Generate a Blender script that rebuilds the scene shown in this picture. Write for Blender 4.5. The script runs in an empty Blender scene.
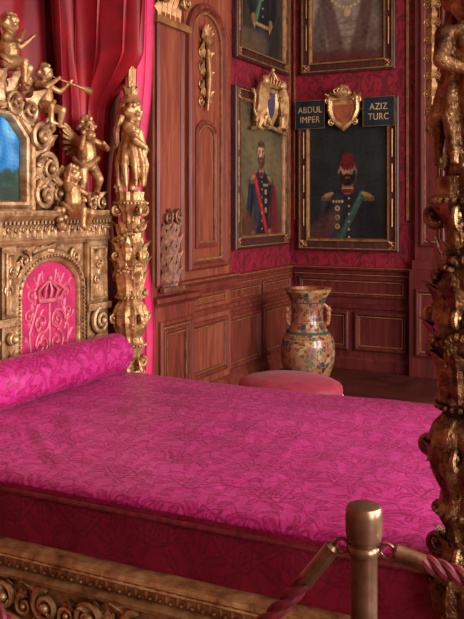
import bpy, bmesh, math, random
import numpy as np
from mathutils import Vector, Matrix
random.seed(7); np.random.seed(7)
pi=math.pi
sc=bpy.context.scene
try:
    sc.view_settings.view_transform='Standard'
    sc.view_settings.look='None'
except Exception: pass

def s2l(c):
    return tuple((x/255/12.92 if x/255<=.04045 else ((x/255+.055)/1.055)**2.4) for x in c)
def col4(c): return (*s2l(c),1)

# ---------------- materials ----------------
def newmat(name):
    m=bpy.data.materials.new(name); m.use_nodes=True
    nt=m.node_tree; b=nt.nodes['Principled BSDF']
    return m,nt,b
def noise(nt,scale,detail=4,rough=.55,vec=None,dist=0):
    n=nt.nodes.new('ShaderNodeTexNoise'); n.inputs['Scale'].default_value=scale
    n.inputs['Detail'].default_value=detail; n.inputs['Roughness'].default_value=rough
    n.inputs['Distortion'].default_value=dist
    if vec: nt.links.new(vec,n.inputs['Vector'])
    return n
def ramp(nt,fac,stops):
    r=nt.nodes.new('ShaderNodeValToRGB'); e=r.color_ramp.elements
    e[0].position=stops[0][0]; e[0].color=col4(stops[0][1])
    e[1].position=stops[-1][0]; e[1].color=col4(stops[-1][1])
    for p,c in stops[1:-1]:
        x=e.new(p); x.color=col4(c)
    nt.links.new(fac,r.inputs[0]); return r
def objcoord(nt,scale=(1,1,1)):
    t=nt.nodes.new('ShaderNodeNewGeometry'); mp=nt.nodes.new('ShaderNodeMapping')
    mp.inputs['Scale'].default_value=scale
    nt.links.new(t.outputs['Position'],mp.inputs['Vector']); return mp.outputs[0]
def bump(nt,b,h,strength,dist=.01):
    n=nt.nodes.new('ShaderNodeBump'); n.inputs['Strength'].default_value=strength; n.inputs['Distance'].default_value=dist
    nt.links.new(h,n.inputs['Height']); nt.links.new(n.outputs[0],b.inputs['Normal'])
def mat_gold(name,dark,mid,light,rough=.38,bs=60,bst=.5,metal=.85):
    m,nt,b=newmat(name); v=objcoord(nt)
    n=noise(nt,14,6,.65,v); r=ramp(nt,n.outputs[0],[(.3,dark),(.5,mid),(.72,light)])
    # darker base colour in the hollows of the carving
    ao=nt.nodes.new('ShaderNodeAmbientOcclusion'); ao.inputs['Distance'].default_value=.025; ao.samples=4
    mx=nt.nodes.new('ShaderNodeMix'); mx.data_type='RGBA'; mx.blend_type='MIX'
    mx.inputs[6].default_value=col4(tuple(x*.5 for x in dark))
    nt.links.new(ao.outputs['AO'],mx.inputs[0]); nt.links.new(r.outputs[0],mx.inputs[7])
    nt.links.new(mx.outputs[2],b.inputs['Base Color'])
    b.inputs['Metallic'].default_value=metal; b.inputs['Roughness'].default_value=rough
    n2=noise(nt,bs,3,.6,v,1.5); bump(nt,b,n2.outputs[0],bst,.01); return m
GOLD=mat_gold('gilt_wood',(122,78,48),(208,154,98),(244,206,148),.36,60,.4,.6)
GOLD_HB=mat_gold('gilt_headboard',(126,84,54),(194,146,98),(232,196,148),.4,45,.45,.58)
GOLD_DK=mat_gold('gilt_shaded',(54,32,22),(132,88,54),(212,162,106),.32,55,.6,.75)  # darker copy of the gilt, shade put into its colour
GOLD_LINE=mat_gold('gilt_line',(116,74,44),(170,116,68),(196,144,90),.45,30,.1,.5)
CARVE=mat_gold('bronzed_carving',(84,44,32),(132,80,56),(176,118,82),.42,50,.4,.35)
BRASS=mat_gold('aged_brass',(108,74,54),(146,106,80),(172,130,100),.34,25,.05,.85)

def mat_wood(name,c1,c2,c3,axis='z',rough=.42):
    m,nt,b=newmat(name)
    v=objcoord(nt,(14,14,1.6) if axis=='z' else (2,2,20))
    n=noise(nt,1.6,6,.6,v,.6); r=ramp(nt,n.outputs[0],[(.3,c1),(.5,c2),(.72,c3)])
    nt.links.new(r.outputs[0],b.inputs['Base Color'])
    b.inputs['Roughness'].default_value=rough
    b.inputs['Specular IOR Level'].default_value=.35
    bump(nt,b,n.outputs[0],.08,.004); return m
WOOD=mat_wood('walnut_panelling',(96,38,29),(122,53,39),(144,70,50))
WOOD_L=mat_wood('walnut_panelling_light',(114,53,38),(141,69,49),(163,88,63))
WOOD_D=mat_wood('walnut_dark',(74,26,24),(95,35,31),(113,46,39))
FRAMEW=mat_wood('picture_frame_wood',(50,25,23),(70,36,31),(92,50,41))
FLOORM=mat_wood('oak_floor_boards',(54,24,21),(78,36,29),(98,48,36),'y',.35)
def mat_plain(name,c,rough=.6,metal=0,sheen=0,nsc=8,var=.25,bst=.0,bsc=80):
    m,nt,b=newmat(name); v=objcoord(nt); n=noise(nt,nsc,4,.6,v)
    lo=tuple(x*(1-var) for x in c); hi=tuple(min(255,x*(1+var)) for x in c)
    r=ramp(nt,n.outputs[0],[(.3,lo),(.7,hi)]); nt.links.new(r.outputs[0],b.inputs['Base Color'])
    b.inputs['Roughness'].default_value=rough; b.inputs['Metallic'].default_value=metal
    b.inputs['Sheen Weight'].default_value=sheen
    if bst: 
        n2=noise(nt,bsc,3,.6,v); bump(nt,b,n2.outputs[0],bst,.004)
    return m
PLASTER=mat_plain('ceiling_plaster',(190,175,155),.9)
WALLP=mat_plain('plain_wall_paint',(136,86,66),.8)
SILK_RED=mat_plain('crimson_silk',(150,10,24),.55,0,.05,5,.18,.1,30)
SILK_DK=mat_plain('dark_crimson_silk',(120,8,26),.55,0,.1,4,.2)
SILK_PINK=mat_plain('magenta_lining',(206,20,88),.45,0,.2,5,.12)
PINKP=mat_plain('rose_silk_panel',(188,28,86),.5,0,.15,20,.15,.2,120)
EMB=mat_plain('embroidery_thread',(206,100,116),.5,.2,0,30,.15)
ROPE=mat_plain('crimson_rope',(104,10,22),.65,0,.02,40,.3)
STOOLM=mat_plain('rose_upholstery',(164,40,62),.65,0,.1,14,.12,.2,90)
PIPE=mat_plain('dark_braid',(104,24,30),.6,0,0,50,.3)
SIGN=mat_plain('sign_green_black',(12,34,42),.45)
GLASS=mat_plain('window_white_paint',(200,195,185),.5)
def mat_attr(name,rough=.5,sheen=0,spec=.5,bst=0,coat=0):
    m,nt,b=newmat(name); a=nt.nodes.new('ShaderNodeAttribute'); a.attribute_name='Col'
    nt.links.new(a.outputs['Color'],b.inputs['Base Color']); b.inputs['Roughness'].default_value=rough
    b.inputs['Sheen Weight'].default_value=sheen; b.inputs['Specular IOR Level'].default_value=spec
    b.inputs['Coat Weight'].default_value=coat
    if bst:
        v=objcoord(nt); n=noise(nt,160,2,.5,v); bump(nt,b,n.outputs[0],bst,.002)
    return m
OIL=mat_attr('oil_painting',.45,0,.3,.3)
PORC=mat_attr('painted_porcelain',.28,0,.5,0,.3)
def mat_damask(name,base,dark,light,rlo,rhi,sheen=.35,spec=.5):
    m,nt,b=newmat(name); a=nt.nodes.new('ShaderNodeAttribute'); a.attribute_name='Pat'
    r=ramp(nt,a.outputs['Fac'],[(0,dark),(.5,base),(1,light)])
    v=objcoord(nt); n=noise(nt,2.2,4,.6,v)
    mx=nt.nodes.new('ShaderNodeMix'); mx.data_type='RGBA'; mx.blend_type='MULTIPLY'; mx.inputs[0].default_value=.3
    nt.links.new(r.outputs[0],mx.inputs[6])
    r2=ramp(nt,n.outputs[0],[(.3,(190,190,190)),(.7,(255,255,255))]); nt.links.new(r2.outputs[0],mx.inputs[7])
    nt.links.new(mx.outputs[2],b.inputs['Base Color'])
    mr=nt.nodes.new('ShaderNodeMapRange'); mr.inputs[3].default_value=rhi; mr.inputs[4].default_value=rlo
    nt.links.new(a.outputs['Fac'],mr.inputs[0]); nt.links.new(mr.outputs[0],b.inputs['Roughness'])
    b.inputs['Sheen Weight'].default_value=sheen; b.inputs['Sheen Roughness'].default_value=.4
    b.inputs['Specular IOR Level'].default_value=spec
    b.inputs['Sheen Tint'].default_value=(1,.45,.75,1)
    bump(nt,b,a.outputs['Fac'],.3,.004); return m
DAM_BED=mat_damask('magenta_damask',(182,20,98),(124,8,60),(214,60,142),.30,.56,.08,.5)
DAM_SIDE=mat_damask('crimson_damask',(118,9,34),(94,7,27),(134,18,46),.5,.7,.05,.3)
def mat_walldamask():
    m,nt,b=newmat('wall_damask'); v=objcoord(nt,(1,1,.7))
    n=noise(nt,9,3,.5,v,2.5); r=ramp(nt,n.outputs[0],[(.44,(98,5,22)),(.52,(144,12,36))])
    nt.links.new(r.outputs[0],b.inputs['Base Color']); b.inputs['Roughness'].default_value=.6
    b.inputs['Sheen Weight'].default_value=.05; return m
WALLDAM=mat_walldamask()

# ---------------- mesh builder ----------------
ID=Matrix.Identity(4)
def ML(y,z,x):  # faces +X : local a->+Y b->+Z n->+X
    return Matrix(((0,0,1,x),(1,0,0,y),(0,1,0,z),(0,0,0,1)))
def MBk(x,z,y): # faces -Y : local a->+X b->+Z n->-Y
    return Matrix(((1,0,0,x),(0,0,-1,y),(0,1,0,z),(0,0,0,1)))
def T(x,y,z): return Matrix.Translation((x,y,z))
def R(a,ax='Z'): return Matrix.Rotation(a,4,ax)
def S(x,y,z): return Matrix.Diagonal((x,y,z,1))
class MB:
    def __init__(s): s.v=[];s.f=[];s.M=ID
    def add(s,vs,fs):
        o=len(s.v); M=s.M
        s.v+= [tuple(M@Vector(p)) for p in vs]; s.f+=[tuple(i+o for i in f) for f in fs]
    def box(s,x0,x1,y0,y1,z0,z1):
        vs=[(x,y,z) for x in(x0,x1) for y in(y0,y1) for z in(z0,z1)]
        s.add(vs,[(0,1,3,2),(4,6,7,5),(0,4,5,1),(2,3,7,6),(0,2,6,4),(1,5,7,3)])
    def tube(s,pts,rad,n=8,caps=True,closed=False,flat=1):
        pts=[Vector(p) for p in pts]; N=len(pts)
        if not hasattr(rad,'__len__'): rad=[rad]*N
        vs=[];fs=[]; up=None
        for i,p in enumerate(pts):
            if closed: t=(pts[(i+1)%N]-pts[i-1])
            else: t=pts[min(i+1,N-1)]-pts[max(i-1,0)]
            t.normalize()
            if up is None:
                up=Vector((0,0,1)) if abs(t.z)<.8 else Vector((1,0,0))
            a=up-t*up.dot(t)
            if a.length<1e-5: a=Vector((1,0,0)).cross(t)
            a.normalize(); b=t.cross(a); up=a
            for k in range(n):
                th=2*pi*k/n; vs.append(p+(a*math.cos(th)*flat+b*math.sin(th))*rad[i])
        M=N if closed else N-1
        for i in range(M):
            j=(i+1)%N
            for k in range(n):
                l=(k+1)%n; fs.append((i*n+k,i*n+l,j*n+l,j*n+k))
        if caps and not closed:
            fs.append(tuple(range(n))[::-1]); fs.append(tuple((N-1)*n+k for k in range(n)))
        s.add(vs,fs)
    def ell(s,c,r,n=10,m=7,rot=None):
        if not hasattr(r,'__len__'): r=(r,r,r)
        vs=[];fs=[]; c=Vector(c)
        for i in range(m+1):
            ph=pi*i/m
            for k in range(n):
                th=2*pi*k/n
                p=Vector((r[0]*math.sin(ph)*math.cos(th),r[1]*math.sin(ph)*math.sin(th),r[2]*math.cos(ph)))
                if rot: p=rot@p
                vs.append(c+p)
        for i in range(m):
            for k in range(n):
                l=(k+1)%n; fs.append((i*n+k,(i+1)*n+k,(i+1)*n+l,i*n+l))
        s.add(vs,fs)
    def cap(s,p,q,r1,r2,n=10):
        p=Vector(p);q=Vector(q); s.tube([p,p.lerp(q,.5),q],[r1,(r1+r2)/2,r2],n)
        s.ell(p,r1,n,6); s.ell(q,r2,n,6)
    def lathe(s,c,prof,n=32,lob=0,amp=0,twist=0,capb=True):
        vs=[];fs=[]; N=len(prof)
        for i,(z,r) in enumerate(prof):
            for k in range(n):
                th=2*pi*k/n
                rr=r*(1+amp*math.cos(lob*(th+twist*z))) if lob else r
                vs.append((c[0]+rr*math.cos(th),c[1]+rr*math.sin(th),c[2]+z))
        for i in range(N-1):
            for k in range(n):
                l=(k+1)%n; fs.append((i*n+k,i*n+l,(i+1)*n+l,(i+1)*n+k))
        if capb: fs.append(tuple(range(n))[::-1]); fs.append(tuple((N-1)*n+k for k in range(n)))
        s.add(vs,fs)
    def scroll(s,cx,cy,r0,turns=1.6,start=0,hand=1,th=.012,n0=0.0,steps=26,nn=6,lift=.0):
        pts=[];rad=[]
        for i in range(steps):
            u=i/(steps-1); r=r0*(1-u)**.9+.12*r0; a=start+hand*turns*2*pi*u
            pts.append((cx+r*math.cos(a),cy+r*math.sin(a),n0+lift*u)); rad.append(th*(1-.45*u))
        s.tube(pts,rad,nn); s.ell((pts[-1][0],pts[-1][1],n0+lift),th*1.3,8,6)
    def leaf(s,M,L,W,curl=1.2,lobes=4,n=12,m=3,cup=.35):
        old=s.M; s.M=old@M; vs=[];fs=[]; y=0;z=0
        for i in range(n+1):
            u=i/n; w=W*(math.sin(pi*min(1,(.08+u*.92)))**.7+.02)*(1+.3*math.cos(2*pi*lobes*u))
            a=curl*u*u
            for j in range(-m,m+1):
                t=j/m
                vs.append((t*w, y-abs(t)*.0, z-cup*w*t*t+ (0.18*w if j==0 else 0)))
            y+=math.cos(a)*L/n; z+=math.sin(a)*L/n
        K=2*m+1
        for i in range(n):
            for j in range(K-1): fs.append((i*K+j,i*K+j+1,(i+1)*K+j+1,(i+1)*K+j))
        s.add(vs,fs); s.M=old
    def frame(s,poly,prof,closeback=False):
        N=len(poly)
        P=[Vector(p) for p in poly]; miter=[]
        for i in range(N):
            e1=(P[i]-P[i-1]).normalized(); e2=(P[(i+1)%N]-P[i]).normalized()
            n1=Vector((-e1.y,e1.x)); n2=Vector((-e2.y,e2.x)); miter.append((n1+n2)/(1+n1.dot(n2)))
        vs=[];fs=[]
        for (ins,h) in prof:
            for i in range(N):
                q=P[i]+miter[i]*ins; vs.append((q.x,q.y,h))
        K=len(prof)
        for k in range(K-1):
            for i in range(N):
                j=(i+1)%N; fs.append((k*N+i,k*N+j,(k+1)*N+j,(k+1)*N+i))
        s.add(vs,fs)
    def rect(s,x0,x1,y0,y1,prof): s.frame([(x0,y0),(x1,y0),(x1,y1),(x0,y1)],prof)
    def fill(s,poly,h): s.add([(p[0],p[1],h) for p in poly],[tuple(range(len(poly)))])
    def build(s,name,mat,parent=None,smooth=True,bevel=0,remesh=0,ang=40):
        me=bpy.data.meshes.new(name); me.from_pydata(s.v,[],s.f); me.update()
        me.materials.append(mat)
        if smooth:
            me.polygons.foreach_set('use_smooth',[True]*len(me.polygons))
            if not remesh:
                try: me.set_sharp_from_angle(angle=math.radians(ang))
                except Exception: pass
        o=bpy.data.objects.new(name,me); sc.collection.objects.link(o)
        if parent: o.parent=parent
        if remesh:
            r=o.modifiers.new('r','REMESH'); r.mode='VOXEL'; r.voxel_size=remesh; r.use_smooth_shade=True
            q=o.modifiers.new('s','SMOOTH'); q.factor=.5; q.iterations=2
        if bevel:
            b=o.modifiers.new('b','BEVEL'); b.width=bevel; b.segments=2; b.limit_method='ANGLE'
        return o
def empty(name,loc=(0,0,0)):
    e=bpy.data.objects.new(name,None); e.empty_display_size=.1; sc.collection.objects.link(e); e.location=loc; return e
def inst(o,name,M,parent=None):
    q=bpy.data.objects.new(name,o.data); sc.collection.objects.link(q); q.matrix_world=M
    for m in o.modifiers:
        nm=q.modifiers.new(m.name,m.type)
        if m.type=='REMESH': nm.mode='VOXEL'; nm.voxel_size=m.voxel_size; nm.use_smooth_shade=True
        elif m.type=='SMOOTH': nm.factor=.5; nm.iterations=2
    if parent: q.parent=parent
    return q

# ---------------- room shell ----------------
WX,WY,RX,FY,CH=-3.3,8.07,3.0,-2.2,4.8
def wall(name,mat,b):
    m=MB(); m.box(*b); return m.build(name,mat,None,False)
wall('floor',FLOORM,(WX-.2,RX+.2,FY-.2,WY+.2,-.1,0))
wall('ceiling',PLASTER,(WX-.2,RX+.2,FY-.2,WY+.2,CH,CH+.1))
wall('wall_left',WALLDAM,(WX-.2,WX,FY-.2,WY+.2,0,CH))
wall('wall_back',WALLDAM,(WX,RX,WY,WY+.2,0,CH))
wall('wall_front',WALLP,(WX,RX,FY-.2,FY,0,CH))
m=MB(); wins=[(-.6,.9),(1.9,3.4),(4.6,6.1)]
ys=[FY]+[y for w in wins for y in w]+[WY]
for i in range(0,len(ys),2): m.box(RX,RX+.2,ys[i],ys[i+1],0,CH)
for a,b in wins: m.box(RX,RX+.2,a,b,0,.7); m.box(RX,RX+.2,a,b,3.9,CH)
m.build('wall_right',WALLP,None,False)
for i,(a,b) in enumerate(wins):
    m=MB(); e=empty('window_%d'%(i+1))
    for y in (a,(a+b)/2-.03,b-.06): m.box(RX+.05,RX+.12,y,y+.06,.7,3.9)
    for z in (.7,1.5,2.3,3.1,3.84): m.box(RX+.05,RX+.12,a,b,z,z+.05)
    m.build('sash',GLASS,e,False)
    L=bpy.data.lights.new('window_light','AREA'); L.shape='RECTANGLE'
    L.energy=(165,265,240)[i]; L.color=(.985,.975,.985)
    lo=bpy.data.objects.new('daylight',L); sc.collection.objects.link(lo)
    lo.location=(RX-.02,(a+b)/2,2.3); lo.rotation_euler=(0,math.radians(90),0); lo.parent=e
    L.size,L.size_y=3.0,b-a-.1

w=bpy.data.worlds.new('sky'); sc.world=w; w.use_nodes=True
bg=w.node_tree.nodes['Background']; bg.inputs[1].default_value=1.2
bg.inputs[0].default_value=(.75,.87,1,1)

# ---------- panelling helpers ----------
PR=[(0,0),(0,.02),(.012,.03),(.028,.03),(.04,.012),(.055,.008),(.06,0)]
def panel(mw,mg,x0,x1,y0,y1,sc_=1,gold=True):
    mw.rect(x0,x1,y0,y1,[(a*sc_,b*sc_) for a,b in PR])
    if gold:
        mg.rect(x0+.045*sc_,x1-.045*sc_,y0+.045*sc_,y1-.045*sc_,[(0,.008),(0,.016),(.009,.016),(.009,.004)])
def hmould(m,x0,x1,z,prof):
    vs=[];fs=[]; K=len(prof)
    for x in(x0,x1):
        for dz,n in prof: vs.append((x,z+dz,n))
    for i in range(K):
        j=(i+1)%K; fs.append((i,j,K+j,K+i))
    fs.append(tuple(range(K))[::-1]); fs.append(tuple(range(K,2*K))); m.add(vs,fs)
CAPP=[(-.09,0),(-.09,.012),(-.07,.03),(-.045,.034),(-.035,.055),(-.01,.062),(0,.06),(0,0)]
BASEP=[(0,0),(0,.045),(.1,.045),(.12,.03),(.14,.028),(.15,.015),(.15,0)]
mw,mg=MB(),MB(); mw.M=mg.M=ML(0,0,WX)
mw.box(6.45,8.07,0,1.0,0,.02)
hmould(mw,6.45,8.07,1.03,CAPP); hmould(mw,6.45,8.07,.74,[(-.05,.02),(-.04,.04),(-.01,.045),(0,.02)])
hmould(mw,6.45,8.07,0,BASEP)
mw.M=mg.M=ML(0,0,WX+.02)
for a,b in((6.56,7.25),(7.31,8.0)):
    panel(mw,mg,a,b,.78,.92,.7); panel(mw,mg,a,b,.19,.66)
mg.M=ML(0,0,WX); mg.box(6.5,8.07,.945,.952,.03,.04); mg.box(6.5,8.07,1.018,1.024,.055,.064)
e=empty('wall_panelling_left'); mw.build('dado_wood',WOOD,e,False,.002); mg.build('dado_gilt_lines',GOLD_LINE,e,False)
mw,mg=MB(),MB(); mw.M=mg.M=MBk(0,0,WY)
mw.box(WX+.06,RX,0,1.0,0,.02)
hmould(mw,WX+.02,RX,1.03,CAPP); hmould(mw,WX+.02,RX,.66,[(-.06,.02),(-.05,.04),(-.01,.045),(0,.02)])
hmould(mw,WX+.02,RX,0,BASEP)
mw.M=mg.M=MBk(0,0,WY-.02)
xs=[-3.22,-2.62,-2.02]
panel(mw,mg,-3.19,-2.05,.72,.92,.8)
for i in range(2): panel(mw,mg,xs[i]+.03,xs[i+1]-.03,.19,.58)
for x in(-1.5,-.6,.3,1.2): panel(mw,mg,x,x+.8,.72,.92,.8); panel(mw,mg,x,x+.8,.19,.58)
mg.M=MBk(0,0,WY); mg.box(WX+.06,-2,.945,.952,.03,.04); mg.box(WX+.06,-2,1.018,1.024,.055,.064)
e=empty('wall_panelling_back'); mw.build('dado_wood',WOOD_D,e,False,.002); mg.build('dado_gilt_lines',GOLD_LINE,e,False)
mw,mg=MB(),MB()
for px in(-1.96,-.3):
    mw.M=mg.M=MBk(0,0,WY)
    mw.box(px,px+.34,0,4.6,0,.1); mw.box(px-.04,px+.38,0,1.03,0,.16); mw.box(px-.02,px+.36,1.03,1.12,0,.13)
    mw.M=mg.M=MBk(0,0,WY-.1); panel(mw,mg,px+.05,px+.29,1.25,4.3)
    mw.M=mg.M=MBk(0,0,WY-.16); panel(mw,mg,px+.02,px+.32,.2,.85)
    mg.M=MBk(0,0,WY-.11)
    for k in range(9):
        z=3.9-k*.17; mg.leaf(T(px+.17,z,0)@R(pi),.22,.06,.9,3)
        mg.scroll(px+.12,z,.035,1.4,0,1,.011); mg.scroll(px+.22,z,.035,1.4,pi,-1,.011)
mw.M=mg.M=MBk(0,0,WY); 
mw.box(-1.5,-.42,0,3.2,0,.05); mw.M=mg.M=MBk(0,0,WY-.05)
panel(mw,mg,-1.42,-.5,.2,.95);panel(mw,mg,-1.42,-.5,1.12,3.0)
e=empty('trim_4'); mw.build('pilaster_wood',WOOD_D,e,False,.003); mg.build('gilt_carving',GOLD_LINE,e)
mw,ml,mg,mo=MB(),MB(),MB(),MB()
def allM(M):
    for q in(mw,ml,mg,mo): q.M=M
allM(ML(0,0,WX))
ml.box(5.45,6.5,0,4.8,0,.08)
hmould(mw,5.45,6.53,1.06,[(-.14,.08),(-.13,.1),(-.09,.12),(-.05,.13),(-.02,.16),(0,.16),(0,.08)])
hmould(mw,5.45,6.52,.8,[(-.06,.08),(-.05,.1),(-.01,.105),(0,.08)])
hmould(mw,5.45,6.52,0,[(0,.08),(0,.13),(.13,.13),(.17,.1),(.18,.08)])
mg.box(5.45,6.53,1.045,1.052,.158,.165); mg.box(6.47,6.478,1.1,4.7,.08,.088)
mg.box(5.62,5.628,1.1,4.7,.08,.088)
allM(ML(0,0,WX+.08))
def archpoly(x0,x1,y0,y1,k=10,rise=None):
    c=(x0+x1)/2; rx=(x1-x0)/2; ry=rise or rx
    P=[(x0,y0),(x1,y0)]
    for i in range(k+1):
        a=pi*i/k; P.append((c+rx*math.cos(a),y1-ry+ry*math.sin(a)))
    return P
ap=archpoly(5.70,6.37,1.13,3.3,12,.28)
mw.frame(ap,[(a*1.4,b*1.8) for a,b in PR]); ml.fill(archpoly(5.77,6.30,1.2,3.23,12,.26),.004)
mg.frame(archpoly(5.77,6.30,1.2,3.23,12,.25),[(0,.006),(0,.024),(.018,.024),(.018,.004)])
mw.frame(archpoly(5.85,6.22,1.3,2.35,12,.12),[(0,.0),(0,.022),(.03,.03),(.045,.01),(.045,.0)])
mg.frame(archpoly(5.89,6.18,1.34,2.31,12,.11),[(0,.006),(0,.02),(.014,.02),(.014,.004)])
panel(mw,mg,5.62,6.4,.83,.91,.35,True)
panel(mw,mg,5.6,6.42,.24,.7)
mt=MB(); mt.M=ML(0,0,WX+.09); c=6.0
for k in range(7): mt.leaf(T(c,2.46+k*.08,.02)@R(.6 if k%2 else -.6),.16,.04,.7,3)
mt.tube([(c,2.42,.03),(c,2.7,.045),(c,2.92,.035),(c,2.96,.055),(c,3.0,.02)],[.012,.03,.02,.045,.05],10)
for k in range(5): mt.leaf(T(c,2.98,.03)@R((k-2)*.35),.15,.03,.4,2)
for k in(-1,1):
    for z in(2.5,2.64,2.78,2.9): mt.scroll(c+k*.06,z,.04,1.4,0,k,.013)
allM(ML(0,0,WX))
mw.box(5.05,5.49,0,4.8,0,.18); ml.box(5.12,5.42,1.1,3.05,.18,.2)
mw.rect(5.08,5.46,1.06,3.0,[(0,.18),(0,.2),(.02,.215),(.035,.2)])
mg.box(5.485,5.495,1.1,4.7,.18,.188); mg.box(5.052,5.06,1.1,4.7,.18,.188)
mw.box(4.98,5.56,0,.93,0,.24); hmould(mw,4.94,5.6,.99,[(-.07,0),(-.07,.24),(-.03,.29),(0,.29),(0,0)])
hmould(mw,4.96,5.58,0,[(0,0),(0,.28),(.12,.28),(.15,.24),(.15,0)])
allM(ML(0,0,WX+.24)); panel(mw,mg,5.03,5.51,.2,.82); panel(mw,mg,5.1,5.44,.27,.75,.6)
mo.M=ML(0,0,WX+.2)
for k,(z,L) in enumerate(((1.04,.24),(1.16,.24),(1.28,.24),(1.40,.2))):
    for j in(-2,-1,0,1,2): mo.leaf(T(5.27+j*.03,z-abs(j)*.012,.01)@R(-j*.22),L*(1-.08*abs(j)),.034,.35,4)
mo.box(5.12,5.42,1.02,1.05,0,.035)
for j in(-1,1): mo.scroll(5.27+j*.075,1.56,.05,1.5,pi/2,j,.013,.03)
mo2=MB(); mo2.M=ML(0,0,WX+.2)
for j in range(-2,3): mo2.leaf(T(5.27+j*.07,3.0,0),.22,.045,1.0,3)
for j in(-1,1): mo2.scroll(5.27+j*.16,3.16,.06,1.5,pi/2,j,.016,.05)
mo2.box(5.02,5.52,2.95,3.0,-.02,.04)
e=empty('wall_pilaster'); mw.build('carcase_wood',WOOD,e,False,.003); ml.build('panels_wood',WOOD_L,e,False,.002)
mg.build('gilt_lines',GOLD_LINE,e,False); mo.build('acanthus_pendant',CARVE,e); mo2.build('gilt_capital',GOLD_LINE,e); mt.build('gilt_torch',GOLD_LINE,e)
mw,mg=MB(),MB(); mw.M=mg.M=ML(0,0,WX); mw.box(FY,5.05,0,4.8,0,.03)
hmould(mw,FY,5.0,.99,CAPP); mw.build('trim_1',WOOD,None,False)
mw=MB(); mw.M=ML(0,0,WX); hmould(mw,FY,WY,CH,[(0,0),(-.25,0),(-.22,.04),(-.1,.1),(-.04,.18),(0,.2)])
mw.M=MBk(0,0,WY); hmould(mw,WX,RX,CH,[(0,0),(-.25,0),(-.22,.04),(-.1,.1),(-.04,.18),(0,.2)]); mw.build('trim_2',WOOD_D,None,False)

# ---------------- painted surfaces ----------------
def attr_mesh(name,X,Y,Z,colr=None,pat=None,mat=None,parent=None,wrap=False):
    ny,nx=X.shape; co=np.stack([X,Y,Z],-1).reshape(-1,3)
    idx=np.arange(nx*ny).reshape(ny,nx)
    if wrap:
        nxt=np.roll(idx,-1,1); a=idx[:-1];b=nxt[:-1];c=nxt[1:];d=idx[1:]
    else: a=idx[:-1,:-1];b=idx[:-1,1:];c=idx[1:,1:];d=idx[1:,:-1]
    F=np.stack([a,b,c,d],-1).reshape(-1,4)
    me=bpy.data.meshes.new(name); me.vertices.add(len(co)); me.vertices.foreach_set('co',co.ravel())
    me.loops.add(F.size); me.loops.foreach_set('vertex_index',F.ravel().astype(np.int32))
    me.polygons.add(len(F)); me.polygons.foreach_set('loop_start',np.arange(0,F.size,4,dtype=np.int32))
    me.update(calc_edges=True); me.validate()
    me.polygons.foreach_set('use_smooth',[True]*len(me.polygons))
    if colr is not None:
        at=me.color_attributes.new('Col','FLOAT_COLOR','POINT')
        c=np.concatenate([colr.reshape(-1,3),np.ones((len(co),1))],1); at.data.foreach_set('color',c.ravel().astype(np.float32))
    if pat is not None:
        at=me.attributes.new('Pat','FLOAT','POINT'); at.data.foreach_set('value',pat.ravel().astype(np.float32))
    me.materials.append(mat); o=bpy.data.objects.new(name,me); sc.collection.objects.link(o)
    if parent: o.parent=parent
    return o
def sm(x,a,b):
    t=np.clip((x-a)/(b-a),0,1); return t*t*(3-2*t)
def wnoise(x,y,wl,seed,n=14):
    r=np.random.RandomState(seed); o=np.zeros_like(x)
    for i in range(n):
        a=r.uniform(0,2*pi); k=2*pi/(wl*r.uniform(.75,1.35)); o+=np.sin(k*(x*math.cos(a)+y*math.sin(a))+r.uniform(0,6.28))
    return o/math.sqrt(n/2)
class Paint:
    def __init__(s,w,h,bg,n=300):
        s.asp=w/h; nx=int(n*w/h); u=np.linspace(0,w/h,nx); v=np.linspace(0,1,n); s.U,s.V=np.meshgrid(u,v)
        s.c=np.zeros(s.U.shape+(3,)); s.c[:]=s2l(bg)
    def mix(s,m,c):
        m=m[...,None]; s.c=s.c*(1-m)+np.array(s2l(c))*m
    def ell(s,cx,cy,rx,ry,c,rot=0,soft=.08,o=1):
        x=s.U-cx;y=s.V-cy; ca,sa=math.cos(rot),math.sin(rot)
        d=np.sqrt(((x*ca+y*sa)/rx)**2+((-x*sa+y*ca)/ry)**2); s.mix((1-sm(d,1-soft,1+soft))*o,c)
    def seg(s,x0,y0,x1,y1,r0,r1,c,soft=.005,o=1):
        dx,dy=x1-x0,y1-y0; t=np.clip(((s.U-x0)*dx+(s.V-y0)*dy)/(dx*dx+dy*dy+1e-9),0,1)
        d=np.hypot(s.U-x0-t*dx,s.V-y0-t*dy)-(r0+(r1-r0)*t); s.mix((1-sm(d,-soft,soft))*o,c)
    def lin(s,f,c): s.mix(np.clip(f,0,1),c)
    def finish(s,seed=1,am=.16):
        n=wnoise(s.U,s.V,.05,seed)*.5+wnoise(s.U,s.V,.16,seed+1)*.6
        s.c*= np.clip(1+am*n,.5,1.6)[...,None]; return s
def sh_(c,f): return tuple(min(255,x*f) for x in c)
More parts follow.
